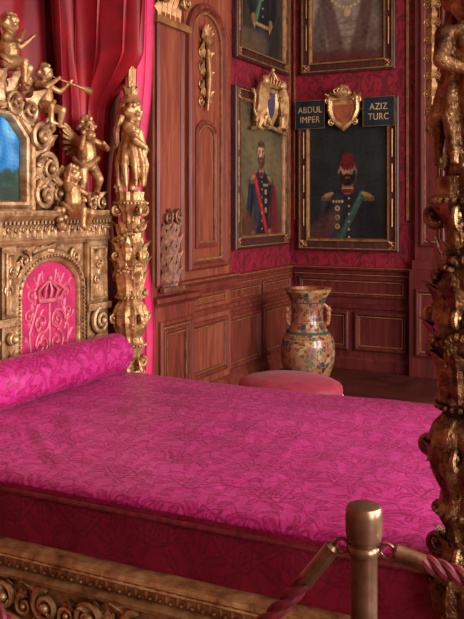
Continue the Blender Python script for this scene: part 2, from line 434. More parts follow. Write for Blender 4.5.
def portrait(p,cx,hy,k,coat,coat2,sash,hat=None,beard=(60,40,30),hair=(70,48,34),skin=(196,146,118),bald=False,epau=1,sashdir=1,trous=None,stars=True):
    sh=hy-1.65*k
    hi=tuple(min(255,x*1.5+12) for x in coat); lo=sh_(coat,.62)
    for q in(-1,1):
        p.seg(cx+q*1.75*k,sh-.75*k,cx+q*2.35*k,sh-3.3*k,.62*k,.5*k,coat2); p.seg(cx+q*2.35*k,sh-3.3*k,cx+q*1.35*k,sh-5.0*k,.5*k,.38*k,coat2)
        p.seg(cx+q*2.0*k,sh-.9*k,cx+q*2.5*k,sh-3.2*k,.2*k,.12*k,hi if q<0 else lo,.03,.6)
        p.seg(cx+q*1.6*k,sh-4.6*k,cx+q*1.4*k,sh-4.9*k,.36*k,.36*k,(130,94,52) if epau else coat2); 
        p.ell(cx+q*1.1*k,sh-5.25*k,.42*k,.3*k,sh_(skin,.9),q*.5)
    p.seg(cx,sh-1.1*k,cx,sh-5*k,1.55*k,1.2*k,coat)
    p.seg(cx-1.25*k,sh-.55*k,cx+1.25*k,sh-.55*k,.6*k,.6*k,coat,.006); p.seg(cx,sh+.1*k,cx,sh-.8*k,.7*k,1.5*k,coat,.01)
    p.seg(cx-.9*k,sh-.6*k,cx-.8*k,sh-4*k,.35*k,.3*k,hi,.04,.55); p.seg(cx+1.1*k,sh-1*k,cx+.95*k,sh-4.6*k,.4*k,.3*k,lo,.04,.7)
    p.seg(cx,sh-5.2*k,cx,sh-8*k,1.3*k,1.9*k,coat2); p.seg(cx+.1*k,sh-5.5*k,cx+.1*k,sh-9*k,.06*k,.1*k,lo,.02,.7)
    if trous: p.seg(cx,sh-6.4*k,cx,sh-9*k,1.4*k,1.5*k,trous,.02)
    if sash:
        p.seg(cx+sashdir*1.25*k,sh-.1*k,cx-sashdir*1.05*k,sh-4.5*k,.24*k,.3*k,sash); p.seg(cx+sashdir*1.15*k,sh-.1*k,cx-sashdir*.95*k,sh-4.4*k,.05*k,.06*k,sh_(sash,1.4),.01,.7)
    for i in range(7): p.ell(cx+.12*k,sh-.5*k-i*.62*k,.085*k,.085*k,(170,134,76))
    if stars:
        for i in range(3):
            X,Y=cx-sashdir*(.85)*k*1,sh-1.3*k-i*.72*k; p.ell(X,Y,.21*k,.21*k,(166,140,92)); p.ell(X,Y,.11*k,.11*k,(130,44,44))
        for i in range(4): p.ell(cx-sashdir*(.45+.24*i)*k,sh-.75*k,.09*k,.12*k,(166,132,80))
    if epau:
        for q in(-1,1):
            p.ell(cx+q*1.6*k,sh-.22*k,.46*k,.17*k,(146,108,58),-q*.35); 
            for i in range(6): p.seg(cx+q*(1.4+.14*i)*k,sh-.35*k,cx+q*(1.44+.15*i)*k,sh-.68*k,.04*k,.03*k,(120,88,50))
    p.seg(cx,hy-.8*k,cx,sh+.25*k,.42*k,.46*k,sh_(skin,.7))
    p.seg(cx-.3*k,sh+.14*k,cx+.3*k,sh+.14*k,.22*k,.22*k,(104,34,32) if epau else coat2); p.seg(cx-.42*k,sh+.3*k,cx+.42*k,sh+.3*k,.04*k,.04*k,(170,134,80))
    p.seg(cx-1.1*k,sh-4.95*k,cx+1.1*k,sh-4.95*k,.13*k,.13*k,(150,116,66))
    if not bald: p.ell(cx,hy+.22*k,.76*k,.86*k,hair)
    else:
        for q in(-1,1): p.ell(cx+q*.62*k,hy+.1*k,.17*k,.4*k,hair)
    for q in(-1,1): p.ell(cx+q*.69*k,hy-.02*k,.11*k,.2*k,sh_(skin,.8))
    p.ell(cx,hy,.66*k,.95*k,skin,0,.1); p.ell(cx+.42*k,hy-.05*k,.3*k,.8*k,sh_(skin,.62),0,.6,.75)
    p.ell(cx-.16*k,hy+.5*k,.34*k,.26*k,sh_(skin,1.1),0,.7,.8); p.ell(cx-.34*k,hy-.14*k,.2*k,.18*k,sh_((skin[0],skin[1]*.92,skin[2]*.9),1.05),0,.8,.8)
    if not bald: p.seg(cx-.5*k,hy+.72*k,cx+.5*k,hy+.78*k,.2*k,.2*k,hair,.01)
    for q in(-1,1):
        p.ell(cx+q*.29*k,hy+.14*k,.2*k,.13*k,sh_(skin,.66),0,.6,.8)
        p.ell(cx+q*.29*k,hy+.1*k,.13*k,.06*k,(196,180,166)); p.ell(cx+q*.28*k,hy+.1*k,.075*k,.075*k,(34,24,20))
        p.seg(cx+q*.46*k,hy+.27*k,cx+q*.15*k,hy+.28*k,.045*k,.055*k,sh_(skin,.4))
    p.seg(cx-.02*k,hy+.12*k,cx-.05*k,hy-.2*k,.05*k,.1*k,sh_(skin,.84),.01); p.ell(cx-.08*k,hy-.06*k,.045*k,.2*k,sh_(skin,1.12),0,.5,.8); p.ell(cx+.03*k,hy-.27*k,.12*k,.04*k,sh_(skin,.55),0,.5)
    if beard:
        hb_=sh_(beard,1.5)
        p.ell(cx,hy-.68*k,.56*k,.5*k,beard,0,.2); 
        for q in(-1,1): p.seg(cx+q*.6*k,hy-.02*k,cx+q*.44*k,hy-.6*k,.1*k,.2*k,beard,.01)
        p.seg(cx-.32*k,hy-.38*k,cx+.32*k,hy-.38*k,.075*k,.075*k,beard); p.ell(cx-.2*k,hy-.75*k,.2*k,.3*k,hb_,0,.7,.6)
    p.seg(cx-.15*k,hy-.5*k,cx+.15*k,hy-.5*k,.05*k,.05*k,(140,66,58))
    if hat:
        p.seg(cx,hy+.68*k,cx,hy+1.0*k,.6*k,.48*k,hat); p.seg(cx+.3*k,hy+.65*k,cx+.28*k,hy+1.05*k,.22*k,.15*k,sh_(hat,.55),.03,.7)
        p.seg(cx-.5*k,hy+.48*k,cx+.5*k,hy+.48*k,.1*k,.1*k,sh_(hat,.8))
def make_portrait(name,M,w,h,paint,fw=.13,title=None):
    e=empty(name)
    f,g=MB(),MB(); f.M=g.M=M
    x0,x1,y0,y1=-w/2,w/2,0,h
    f.rect(x0,x1,y0,y1,[(0,0),(0,.045),(.012,.055),(.03,.052),(.036,.04),(fw-.035,.035),(fw-.03,.045),(fw-.012,.04),(fw,.02),(fw,.0)])
    g.rect(x0+.022,x1-.022,y0+.022,y1-.022,[(0,.05),(0,.06),(.009,.06),(.01,.04)])
    g.rect(x0+fw-.03,x1-fw+.03,y0+fw-.03,y1-fw+.03,[(0,.03),(0,.055),(.014,.05),(.028,.024),(.028,.016)])
    for sx in(-1,1):
        for yy,sy in((y0,1),(y1,-1)):
            g.M=M@T(sx*(w/2-fw/2),yy+sy*fw/2,.045)
            for r in range(4): g.leaf(R(r*pi/2+pi/4),.055,.02,.6,2)
            g.ell((0,0,.008),.014)
    g.M=M
    for sx in(-1,1):
        for k in range(3): g.tube([(sx*(w/2-fw*.52),y0+.25+k*(h-.5)/3,.042),(sx*(w/2-fw*.52),y0+.25+(k+.8)*(h-.5)/3,.042)],.007,6)
    f.build('frame',FRAMEW,e,False); g.build('gilt_mouldings',GOLD_LINE,e)
    cw,chh=w-2*fw+.02,h-2*fw+.02
    p=paint(cw,chh); u=(p.U/p.asp-.5)*cw; v=fw-.01+p.V*chh
    A=np.array(M); P=[A[i,0]*u+A[i,1]*v+A[i,2]*.018+A[i,3] for i in range(3)]
    attr_mesh('canvas',P[0],P[1],P[2],np.clip(p.c,0,1),None,OIL,e)
    return e
def bgvar(p,c,am=.5,seed=4):
    f=.5+.3*wnoise(p.U,p.V,.6,seed); p.lin(f*am,c)
def paint1(w,h):
    p=Paint(w,h,(74,62,46)); bgvar(p,(104,88,60),.8); p.lin(sm(-p.V,-.34,-.05)*.85,(52,34,28))
    p.ell(p.asp*.5,.66,.26,.26,(124,104,72),0,.7,.5)
    portrait(p,p.asp*.50,.62,.098,(31,30,40),(24,23,32),(156,30,34),None,(74,48,36),(70,48,36),(190,134,104),False,1,-1,(32,30,40))
    p.seg(p.asp*.5+.24,.34,p.asp*.5+.27,.0,.05,.09,(104,26,30),.02,.9); 
    p.seg(p.asp*.5-.3,.1,p.asp*.5-.2,.04,.1,.1,(92,50,34),.03,.7); return p.finish(2)
def paint2(w,h):
    p=Paint(w,h,(26,28,29)); bgvar(p,(42,44,40),.7); p.lin(sm(-p.V,-.4,0)*.6,(28,21,21))
    portrait(p,p.asp*.5,.53,.098,(34,31,36),(24,22,27),(46,72,58),(98,26,28),(26,18,17),(26,20,18),(168,116,92),False,1,1); 
    p.seg(p.asp*.12,.02,p.asp*.3,.16,.1,.06,(84,50,42),.03,.7); return p.finish(5)
def paint3(w,h):
    p=Paint(w,h,(40,34,30)); bgvar(p,(60,52,42),.6)
    portrait(p,p.asp*.5,.88,.1,(30,30,36),(24,24,30),(60,90,64),None,(60,44,34),(60,44,34),(180,130,102),False,1,1,(52,46,46)); 
    p.seg(p.asp*.1,.05,p.asp*.5,.08,.1,.08,(96,72,52),.03,.7);return p.finish(8)
def paint4(w,h):
    p=Paint(w,h,(46,32,28)); bgvar(p,(74,52,42),.6)
    p.ell(p.asp*.5,.3,.34,.42,(86,64,54),0,.3)
    portrait(p,p.asp*.5,.86,.135,(118,100,88),(96,78,66),None,None,(80,60,44),(80,60,44),(190,142,118),False,0,-1,(70,56,50),False)
    p.ell(p.asp*.5,.36,.2,.26,(136,116,100),0,.5,.6)
    for q in(-1,1):
        p.seg(p.asp*.5+q*.2,.62,p.asp*.5+q*.07,.0,.045,.07,(76,44,38),.02,.8)
    for i in range(11): p.ell(p.asp*.5-.16+.032*i,.52-.09*math.sin(pi*i/10),.013,.013,(178,148,96))
    p.ell(p.asp*.5,.39,.03,.035,(178,148,96))
    for i in range(5): p.seg(p.asp*.5-.12,.3-.06*i,p.asp*.5+.12,.32-.06*i,.006,.006,(92,74,64),.01,.7)
    p.seg(p.asp*.05,.04,p.asp*.9,.02,.06,.06,(84,36,30),.03,.8); return p.finish(11)
make_portrait('portrait_painting',ML(7.29,1.247,WX+.005),1.24,1.48,paint1)
make_portrait('portrait_painting.001',MBk(-2.663,1.185,WY-.005),1.066,1.535,paint2)
make_portrait('portrait_painting.002',ML(7.31,2.98,WX+.005),1.24,1.5,paint3)
make_portrait('portrait_painting.003',MBk(-2.667,2.99,WY-.005),1.0,1.5,paint4)
mg=MB(); mg.M=MBk(0,0,WY); mg.box(-2.06,-2.035,1.5,4.2,0,.03); mg.box(-3.25,-3.235,1.5,4.2,0,.02)
mg.M=ML(0,0,WX); mg.box(6.58,6.6,1.3,4.2,0,.03); mg.box(8.0,8.015,1.3,4.2,0,.03); mg.build('trim_3',GOLD_LINE,None,False)

GOLD_TXT=mat_plain('gilt_letters',(190,150,100),.5,.2)
def sign(name,M,lines,w=.32,h=.29):
    e=empty(name); m=MB(); m.M=M; m.box(-w/2,w/2,-h/2,h/2,0,.02); m.build('board',SIGN,e,False,.003)
    g=MB(); g.M=M; g.rect(-w/2,w/2,-h/2,h/2,[(0,.02),(0,.023),(.004,.023),(.004,.02)]); g.build('gilt_edge',GOLD_LINE,e,False)
    for i,t in enumerate(lines):
        cu=bpy.data.curves.new('lettering','FONT'); cu.body=t; cu.size=.092; cu.align_x='CENTER'; cu.align_y='CENTER'; cu.extrude=.0015; cu.space_character=1.08
        o=bpy.data.objects.new('tmp',cu); sc.collection.objects.link(o); bpy.context.view_layer.update()
        me=bpy.data.meshes.new_from_object(o.evaluated_get(bpy.context.evaluated_depsgraph_get())); bpy.data.objects.remove(o)
        me.transform(M@T(0,.045-.1*i,.024)@S(.84,1,1)); me.materials.clear(); me.materials.append(GOLD_TXT)
        q=bpy.data.objects.new('lettering_%d'%(i+1),me); sc.collection.objects.link(q); q.parent=e
sign('name_sign',MBk(-3.04,2.575,WY-.075),['ABDUL','IMPER'])
sign('name_sign.001',MBk(-2.32,2.575,WY-.075),['AZIZ','TURC'])
def crown(m,cx,cy,w,n0):
    m.tube([(cx-w,cy,n0),(cx,cy-.02*w,n0+.02),(cx+w,cy,n0)],.14*w,8)
    for k in range(-2,3):
        m.tube([(cx+k*w*.45,cy,n0),(cx+k*w*.58,cy+w*.55,n0+.015),(cx+k*.1*w,cy+w*1.05,n0)],[.09*w,.1*w,.07*w],6)
    m.ell((cx,cy+w*1.2,n0),w*.17)
def heater(cx,cy,w,h):
    return [(cx-w,cy+h*.7),(cx-w,cy),(cx-w*.7,cy-h*.55),(cx,cy-h),(cx+w*.7,cy-h*.55),(cx+w,cy),(cx+w,cy+h*.7)]
e=empty('coat_of_arms'); m=MB(); m.M=MBk(-2.68,2.60,WY-.08)
H=heater(0,0,.145,.18); m.frame(H,[(-.02,0),(-.02,.04),(0,.055),(.02,.045),(.03,.03)]); m.fill(H,.03)
m.scroll(-.15,.1,.04,1.5,0,1,.012,.04); m.scroll(.15,.1,.04,1.5,pi,-1,.012,.04)
m.scroll(-.12,-.12,.035,1.5,0,1,.011,.04); m.scroll(.12,-.12,.035,1.5,pi,-1,.011,.04)
m.ell((0,.17,.05),(.10,.05,.05)); m.ell((0,.21,.05),(.07,.05,.045)); crown(m,0,.16,.07,.08)
for k in range(7): m.leaf(T(-.13+k*.043,.11,.03)@R(-(k-3)*.25),.09,.022,.8,3)
m.build('gilt_shield',GOLD,e)
m=MB(); m.M=MBk(-2.68,2.58,WY-.115); m.fill([(a*.6,b*.6) for a,b in heater(0,0,.145,.18)],0); m.build('shield_field',mat_plain('gules',(160,84,54),.5,.3),e,False)
e=empty('coat_of_arms.001'); m=MB(); m.M=ML(7.34,2.62,WX+.07)
H=heater(0,0,.14,.2); m.frame(H,[(-.02,0),(-.02,.04),(0,.055),(.02,.045),(.03,.03)]); crown(m,0,.17,.13,.05)
for q in(-1,1):
    m.tube([(q*.3,-.2,.03),(q*.27,-.05,.05),(q*.24,.08,.05),(q*.21,.17,.05)],[.05,.06,.07,.05],8)
    m.ell((q*.2,.2,.06),(.05,.055,.05)); m.ell((q*.16,.19,.07),(.03,.025,.03))
    for yy in(.1,.02): m.tube([(q*.24,yy+.02,.06),(q*.17,yy+.05,.07),(q*.13,yy+.02,.07)],[.03,.02,.018],6)
    m.tube([(q*.28,-.1,.05),(q*.2,-.12,.06),(q*.21,-.21,.05),(q*.15,-.22,.06)],[.045,.03,.022,.02],6)
    m.tube([(q*.3,-.18,.05),(q*.33,-.24,.05),(q*.27,-.26,.06)],[.045,.028,.02],6)
    m.tube([(q*.32,-.16,.03),(q*.39,-.08,.03),(q*.36,.04,.03),(q*.41,.1,.03)],[.014,.012,.012,.02],6)
    for k in range(5): m.leaf(T(q*.22,.22-k*.03,.07)@R(-q*(1.2+.2*k)),.06,.018,.5,2)
m.tube([(-.4,-.26,.02),(0,-.22,.03),(.4,-.26,.02)],.018,6)
m.build('gilt_lions_and_crown',GOLD,e)
m=MB(); m.M=ML(7.34,2.62,WX+.1); m.fill([(a*.86,b*.86) for a,b in heater(0,0,.14,.2)],0); m.build('shield_field',mat_plain('azure_field',(60,58,84),.5,.1),e,False)

# ---------------- bed ----------------
BED=empty('four_poster_bed')
BX0,BX1,BY0,BY1,BZ=-2.97,-.47,2.39,4.21,.65
def damask(x,y):
    x=x+.014*np.sin(9*y+3*x)+.009*np.sin(31*x+17*y); y=y+.014*np.sin(8*x-4*y)+.009*np.sin(27*y-19*x)
    tw,th=.32,.25
    row=np.floor(y/th); xx=x/tw+.5*(row%2); a=(xx-np.floor(xx)-.5)*tw*1.08; b=(y/th-row-.5)*th*1.04
    def band(d,w): return 1-sm(np.abs(d),w*.45,w)
    r=np.hypot(a,b*1.15); t=np.arctan2(b*1.15,a)
    pet=.058+.013*np.cos(6*t)
    P=band(r-pet,.011)
    P=np.maximum(P,(1-sm(r,.026,.032))*(.5+.5*np.sin(9*t)>.3)); P=np.maximum(P,band(r-.040,.006)*(np.cos(6*t)>-.3))
    for sx in(-1,1):
        for (cx,cy,rot,L,W) in((.098,.035,.6,.046,.022),(.108,-.05,-.5,.05,.023),(.03,.10,1.2,.036,.018),(.05,-.10,-.9,.04,.018),(.150,.0,1.57,.036,.017),(.12,.10,-.3,.034,.015),(.14,-.105,.4,.032,.015)):
            ca,sa=math.cos(rot),math.sin(rot); X=(sx*a-cx);Y=b-cy
            p=(X*ca+Y*sa)/L; q=(-X*sa+Y*ca)/W; q=q+.45*p*p-.2; d=np.hypot(p,q)*(1+.12*np.cos(7*np.arctan2(q,p)))
            P=np.maximum(P,(1-sm(d,.82,1.0))*(1-.85*band(q,.26)*(np.abs(p)<.75))*(.7+.3*band(d-.86,.2)))
    P=np.maximum(P,band(b-.045*np.sin(2*pi*a/tw*2)-.07,.007)); P=np.maximum(P,band(b+.05*np.cos(2*pi*a/tw)+.02,.007))
    nz=wnoise(x,y,.075,21); P=np.maximum(P,.55*band(nz,.2))
    P=P*(.8+.2*np.clip(wnoise(x,y,.03,5),-1,1))
    fine=wnoise(x,y,.012,9,8)
    lit=.2*np.clip(wnoise(x,y,.05,14)-.7,0,1)  # patchy satin highlights put into the pattern colour
    return np.clip(.76-.72*P+.07*fine+lit*(1-P),0,1)
nx,ny=760,560
xa=np.linspace(0,1,nx); q=np.linspace(0,1,ny)
drop=.05; Lt=(BY1-BY0)+2*drop; sarr=q*Lt-drop
X,Sv=np.meshgrid(BX0+(BX1-BX0)*xa,sarr)
Yv=np.clip(Sv,0,BY1-BY0)+BY0; over=np.maximum(-Sv,0)+np.maximum(Sv-(BY1-BY0),0)
Z=BZ-over
edge=np.minimum(Yv-BY0,BY1-Yv); Z=Z-.02*np.exp(-edge/.018)*(over==0)-.02*(over>0)
Z+=.005*np.sin(X*3.1+1)*np.sin(Yv*4)+.002*np.sin(X*9+Yv*5)*np.sin(Yv*7)+.0012*wnoise(X,Yv,.26,31)+.0003*wnoise(X,Yv,.09,33)
def crease(Z,x0,y0,x1,y1,h,w):
    dx,dy=x1-x0,y1-y0; t=((X-x0)*dx+(Yv-y0)*dy)/(dx*dx+dy*dy); L=math.hypot(dx,dy)
    tc=np.clip(t,0,1); d=((X-x0)*dy-(Yv-y0)*dx)/L+.02*np.sin(t*5+x0*9); w2=w*(.6+.8*tc); fade=np.where((t>0)&(t<1),np.sin(pi*tc)**1.5,0); return Z+h*(np.exp(-(d/w2)**2)-.5*np.exp(-((d-2*w2)/w2)**2))*fade
for c in((-2.65,3.1,-1.8,2.45,.006,.028),(-2.65,3.4,-2.0,2.75,.005,.035),(-2.6,2.8,-2.1,2.42,.006,.028),(-2.5,3.7,-1.5,3.5,.003,.03),
          (-1.6,2.42,-1.1,2.9,.003,.03),(-1.0,2.42,-.7,2.7,.003,.03)): Z=crease(Z,*c)
Z-=.03*np.clip((X-(BX1-.04))/.04,0,1)**2
attr_mesh('bedspread',X,Yv,Z,None,damask(X,Yv+np.where(Sv<0,Sv,0)),DAM_BED,BED)
def skirt(name,axis,p0,p1,c,sgn):
    n=int((p1-p0)/.006); a,zz=np.meshgrid(np.linspace(p0,p1,n),np.linspace(.40,.625,44))
    d=.004*np.sin(a*11)+.003*np.sin(a*23+zz*9)+.014*np.sin((zz-.4)/.225*pi)
    o=c+sgn*d
    if axis=='x': return attr_mesh(name,a,o,zz,None,damask(a,zz*1.0+.07),DAM_SIDE,BED)
    return attr_mesh(name,o,a,zz,None,damask(a,zz),DAM_SIDE,BED)
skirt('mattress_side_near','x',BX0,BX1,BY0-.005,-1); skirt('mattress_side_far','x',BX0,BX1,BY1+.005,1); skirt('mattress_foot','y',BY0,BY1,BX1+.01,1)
m=MB(); m.box(BX0,BX1-.01,BY0+.01,BY1-.01,.25,.62); m.build('mattress_core',SILK_DK,BED,False)
m=MB(); 
for yy in(BY0-.012,BY1+.012):
    m.tube([(BX0+i*.1,yy,.60) for i in range(26)],.010,8); m.tube([(BX0+i*.1,yy-.004,.405) for i in range(26)],.011,8)
m.build('braid_piping',PIPE,BED)
n=330; vv,th=np.meshgrid(np.linspace(0,1,n),np.linspace(0,2*pi,120,endpoint=False),indexing='ij')
yb=2.42+vv*(4.19-2.42); en=np.minimum(yb-2.42,4.19-yb); rr=.118*np.clip(1-(1-np.clip(en/.07,0,1))**2.4,0,1)**.5
rr=rr*(1+.015*np.sin(yb*14)+.012*np.sin(th*3+yb*6)+.02*np.sin(th*9)*np.exp(-en/.08)+.012*wnoise(yb,th*.118,.12,3))
rr=np.maximum(rr,.004)
Xb=-2.815+rr*np.cos(th)*1.04; Zb=.655+.112+rr*np.sin(th)
attr_mesh('bolster',Xb,yb,Zb,None,damask(yb+.1,th*.118),DAM_BED,BED,wrap=True)

def rail(M,L,name,detail=True):
    m=MB(); m.M=M
    hmould(m,0,L,0,[(.10,0),(.10,.03),(.13,.04),(.15,.03),(.155,.02),(.30,.02),(.305,.05),(.32,.055),(.33,.04),(.335,.025),(.385,.03),(.39,.06),(.405,.075),(.42,.07),(.425,.0)])
    m.tube([(i*.02,.398,.078) for i in range(int(L/.02))],[.007 if i%2 else .004 for i in range(int(L/.02))],6)
    if detail:
        x=.04
        while x<L-.04:
            m.leaf(T(x,.34,.028),.05,.018,1.0,2,6,2); m.ell((x+.02,.345,.032),.007,6,4); x+=.04
        x=.15;k=0
        while x<L-.1:
            s_=1 if k%2==0 else -1
            m.scroll(x,.23,.055,1.7,pi/2*s_,s_,.014,.035,24,6,.015)
            m.scroll(x+.09,.21,.035,1.4,-pi/2*s_,-s_,.010,.035)
            m.leaf(T(x+.05,.20,.03)@R(-.9*s_),.12,.03,1.1,3); m.leaf(T(x-.03,.25,.03)@R(.9*s_),.10,.026,1.1,3)
            m.leaf(T(x+.1,.25,.03)@R(-2.0*s_),.09,.024,1.1,3); m.ell((x,.23,.05),.016)
            m.tube([(x-.08,.15,.03),(x,.20+.02*s_,.045),(x+.08,.15,.03)],[.006,.011,.006],6)
            x+=.19;k+=1
    return m.build(name,GOLD,BED)
rail(MBk(-2.8,0,BY0-.01),2.32,'side_rail_near'); 
rail(Matrix(((-1,0,0,-.45),(0,0,1,BY1+.01),(0,1,0,0),(0,0,0,1))),2.32,'side_rail_far',False)
rail(ML(BY0,0,BX1+.02),1.82,'foot_rail')

def figure(J,sc_=1,fem=False,wing=True,drape=False):
    m=MB()
    def p(k): return Vector(J[k])*sc_
    r=lambda x:x*sc_
    m.cap(p('chest'),p('belly'),r(.105),r(.115)); m.cap(p('belly'),p('pelvis'),r(.115),r(.12))
    m.cap(p('neck'),p('chest'),r(.05),r(.085)); h=p('head'); m.ell(h,(r(.098),r(.09),r(.115)),16,12)
    m.cap(p('neck'),h,r(.045),r(.05))
    F=Vector(J.get('face',(1,0,0))).normalized(); Sd=Vector((0,0,1)).cross(F).normalized(); U=F.cross(Sd)
    for s in(-1,1):
        m.ell(h+F*r(.065)+Sd*s*r(.04)-U*r(.035),r(.036)); m.ell(h+F*r(.09)+Sd*s*r(.033)+U*r(.012),r(.014)); m.ell(h+Sd*s*r(.092),(r(.02),r(.02),r(.028)))
    m.ell(h+F*r(.105)-U*r(.012),r(.02)); m.ell(h+F*r(.092)-U*r(.05),(r(.022),r(.022),r(.012))); m.ell(h+F*r(.07)-U*r(.09),r(.03))
    m.ell(h+F*r(.08)+U*r(.045),(r(.03),r(.05),r(.02)))
    rd=random.Random(3)
    for i in range(34):
        a=rd.uniform(0,2*pi); z=rd.uniform(-.3,1); q=math.sqrt(1-z*z); d=Vector((math.cos(a)*q,math.sin(a)*q,z))
        if d.dot(F)>.45 and z<.7: continue
        m.ell(h+Vector((d.x*.1,d.y*.095,d.z*.115))*sc_,r(.03),8,5)
    for s in('L','R'):
        m.cap(p('sh'+s),p('el'+s),r(.05),r(.038)); m.cap(p('el'+s),p('ha'+s),r(.04),r(.026)); m.cap(p('chest')+Vector((0,0,r(.04))),p('sh'+s),r(.07),r(.055))
        d=(p('ha'+s)-p('el'+s)).normalized(); hp=p('ha'+s)+d*r(.025); m.ell(hp,r(.03))
        sd=d.cross(Vector((1,.2,.3))).normalized()
        for k in range(4): b=hp+sd*r(.012*(k-1.5)); m.tube([b,b+d*r(.04),b+d*r(.055)+Vector((0,0,-r(.012)))],[r(.009),r(.008),r(.006)],5)
        m.tube([hp+sd*r(.02),hp+sd*r(.045)+d*r(.02)],[r(.01),r(.007)],5)
        m.cap(p('pelvis'),p('hi'+s),r(.1),r(.085)); m.cap(p('hi'+s),p('kn'+s),r(.08),r(.052)); m.cap(p('kn'+s),p('an'+s),r(.055),r(.03))
        f=p('an'+s); m.cap(f,f+F*r(.085)-Vector((0,0,r(.018))),r(.03),r(.022))
    if fem:
        for s in(-1,1): m.ell(p('chest')+F*r(.075)+Sd*s*r(.05),r(.045))
    if drape:
        a=p('belly'); 
        for k in range(9):
            th=k*.7; b=a+Vector((math.cos(th),math.sin(th),0))*r(.1); e_=p('pelvis')+Vector((math.cos(th+.5)*r(.15),math.sin(th+.5)*r(.15),-r(.38)))
            m.tube([b,(b+e_)/2+Vector((math.cos(th+.3),math.sin(th+.3),0))*r(.03),e_],[r(.03),r(.045),r(.02)],6)
        m.tube([p('shL')+Vector((0,0,r(.03))),p('chest')+F*r(.1),p('pelvis')+F*r(.12)+Sd*r(.1),p('pelvis')-F*r(.02)+Sd*r(.2)-U*r(.15)],[r(.03),r(.04),r(.05),r(.02)],8)
    return m
J0=dict(head=(.01,0,.87),neck=(0,0,.75),chest=(0,0,.66),belly=(.015,0,.54),pelvis=(0,0,.45),face=(1,0,0),
 shL=(0,-.12,.70),elL=(.05,-.22,.57),haL=(.16,-.18,.5),shR=(0,.12,.70),elR=(.05,.22,.58),haR=(.17,.16,.56),
 hiL=(0,-.07,.42),knL=(.05,-.09,.23),anL=(0,-.09,.04),hiR=(0,.07,.42),knR=(.06,.09,.23),anR=(0,.1,.04))
def addwings(m,sc_,J):
    c=Vector(J['chest'])*sc_
    for s in(-1,1):   # folded pair of feathered wings sweeping back and down from the shoulder blades
        for k in range(7):
            d=Vector((-.35-.05*k,s*(.62-.10*k),.75-.24*k)).normalized(); nrm=Vector((.4,s*.3,.2)); b=nrm.cross(d).normalized(); n2=d.cross(b)
            o=c+Vector((-.08,s*.045,.05-.008*k))*sc_
            M=Matrix(((b.x,d.x,n2.x,o.x),(b.y,d.y,n2.y,o.y),(b.z,d.z,n2.z,o.z),(0,0,0,1)))
            m.leaf(M,(.27-.012*k)*sc_,.04*sc_,.5,1,8,2,.2)
def cherub(name,loc,rotz,size,J,prop=None,tilt=0):
    e=empty(name); m=figure(J,size); b=m.build('body',GOLD,e,True,0,.0055)
    wg=MB(); addwings(wg,size,J); wg.build('wings',GOLD,e)
    if prop: prop(e,J,size)
    d=MB(); pv=Vector(J['pelvis'])*size
    d.tube([pv+Vector((math.cos(t)*.13,math.sin(t)*.15,.05*math.sin(2*t)))*size for t in np.linspace(0,2*pi,16)],[.03*size]*16,6,True,False)
    d.build('drapery',GOLD,e)
    e.location=loc; e.rotation_euler=(0,tilt,rotz); e.parent=BED
    return e
def violin(e,J,s):
    m=MB(); h=(Vector(J['haL'])+Vector((.03,0,.02)))*s; n_=Vector(J['neck'])*s+Vector((.06,.02,0))*s
    a=n_.lerp(h,.2); d=(h-n_).normalized()
    m.ell(a,(.09*s,.05*s,.07*s),12,8); m.ell(a+d*.1*s,(.07*s,.045*s,.055*s),12,8); m.tube([a,h+d*.12*s],[.014*s,.01*s],6); m.ell(h+d*.13*s,.02*s)
    r=Vector(J['haR'])*s; m.tube([r+(a-r)*-.3,r+(a-r)*1.5+Vector((0,0,.03*s))],.006*s,5); m.build('violin',GOLD,e)
def trumpet(e,J,s):
    m=MB(); h=Vector(J['head'])*s+Vector(J['face']).normalized()*.11*s+Vector((0,0,-.04*s)); q=Vector(J['haR'])*s; d=(q-h).normalized()
    m.tube([h,h+d*.2*s,h+d*.42*s,h+d*.52*s,h+d*.56*s],[.01*s,.013*s,.022*s,.05*s,.075*s],12); m.build('trumpet',GOLD,e)
Jsit=dict(J0); Jsit.update(knL=(.2,-.1,.42),anL=(.2,-.1,.2),knR=(.21,.12,.38),anR=(.13,.16,.18),elR=(.1,.2,.66),haR=(.22,.2,.74),elL=(.08,-.2,.6),haL=(.2,-.14,.66),face=(.8,.5,0))
Jtr=dict(Jsit); Jtr.update(face=(.5,.85,0),haR=(.2,.28,.76),elR=(.08,.23,.64),haL=(.14,.12,.8),elL=(.14,-.12,.66))
Jvi=dict(J0); Jvi.update(face=(.9,-.3,.0),elL=(.14,-.2,.6),haL=(.2,-.22,.74),elR=(.08,.26,.62),haR=(.2,.1,.66),knR=(.12,.1,.25),anR=(.02,.15,.08))
Jhang=dict(Jsit); Jhang.update(elL=(.05,-.24,.78),haL=(.1,-.26,.95),elR=(.12,.22,.6),haR=(.2,.12,.5),face=(.8,.1,-.2))

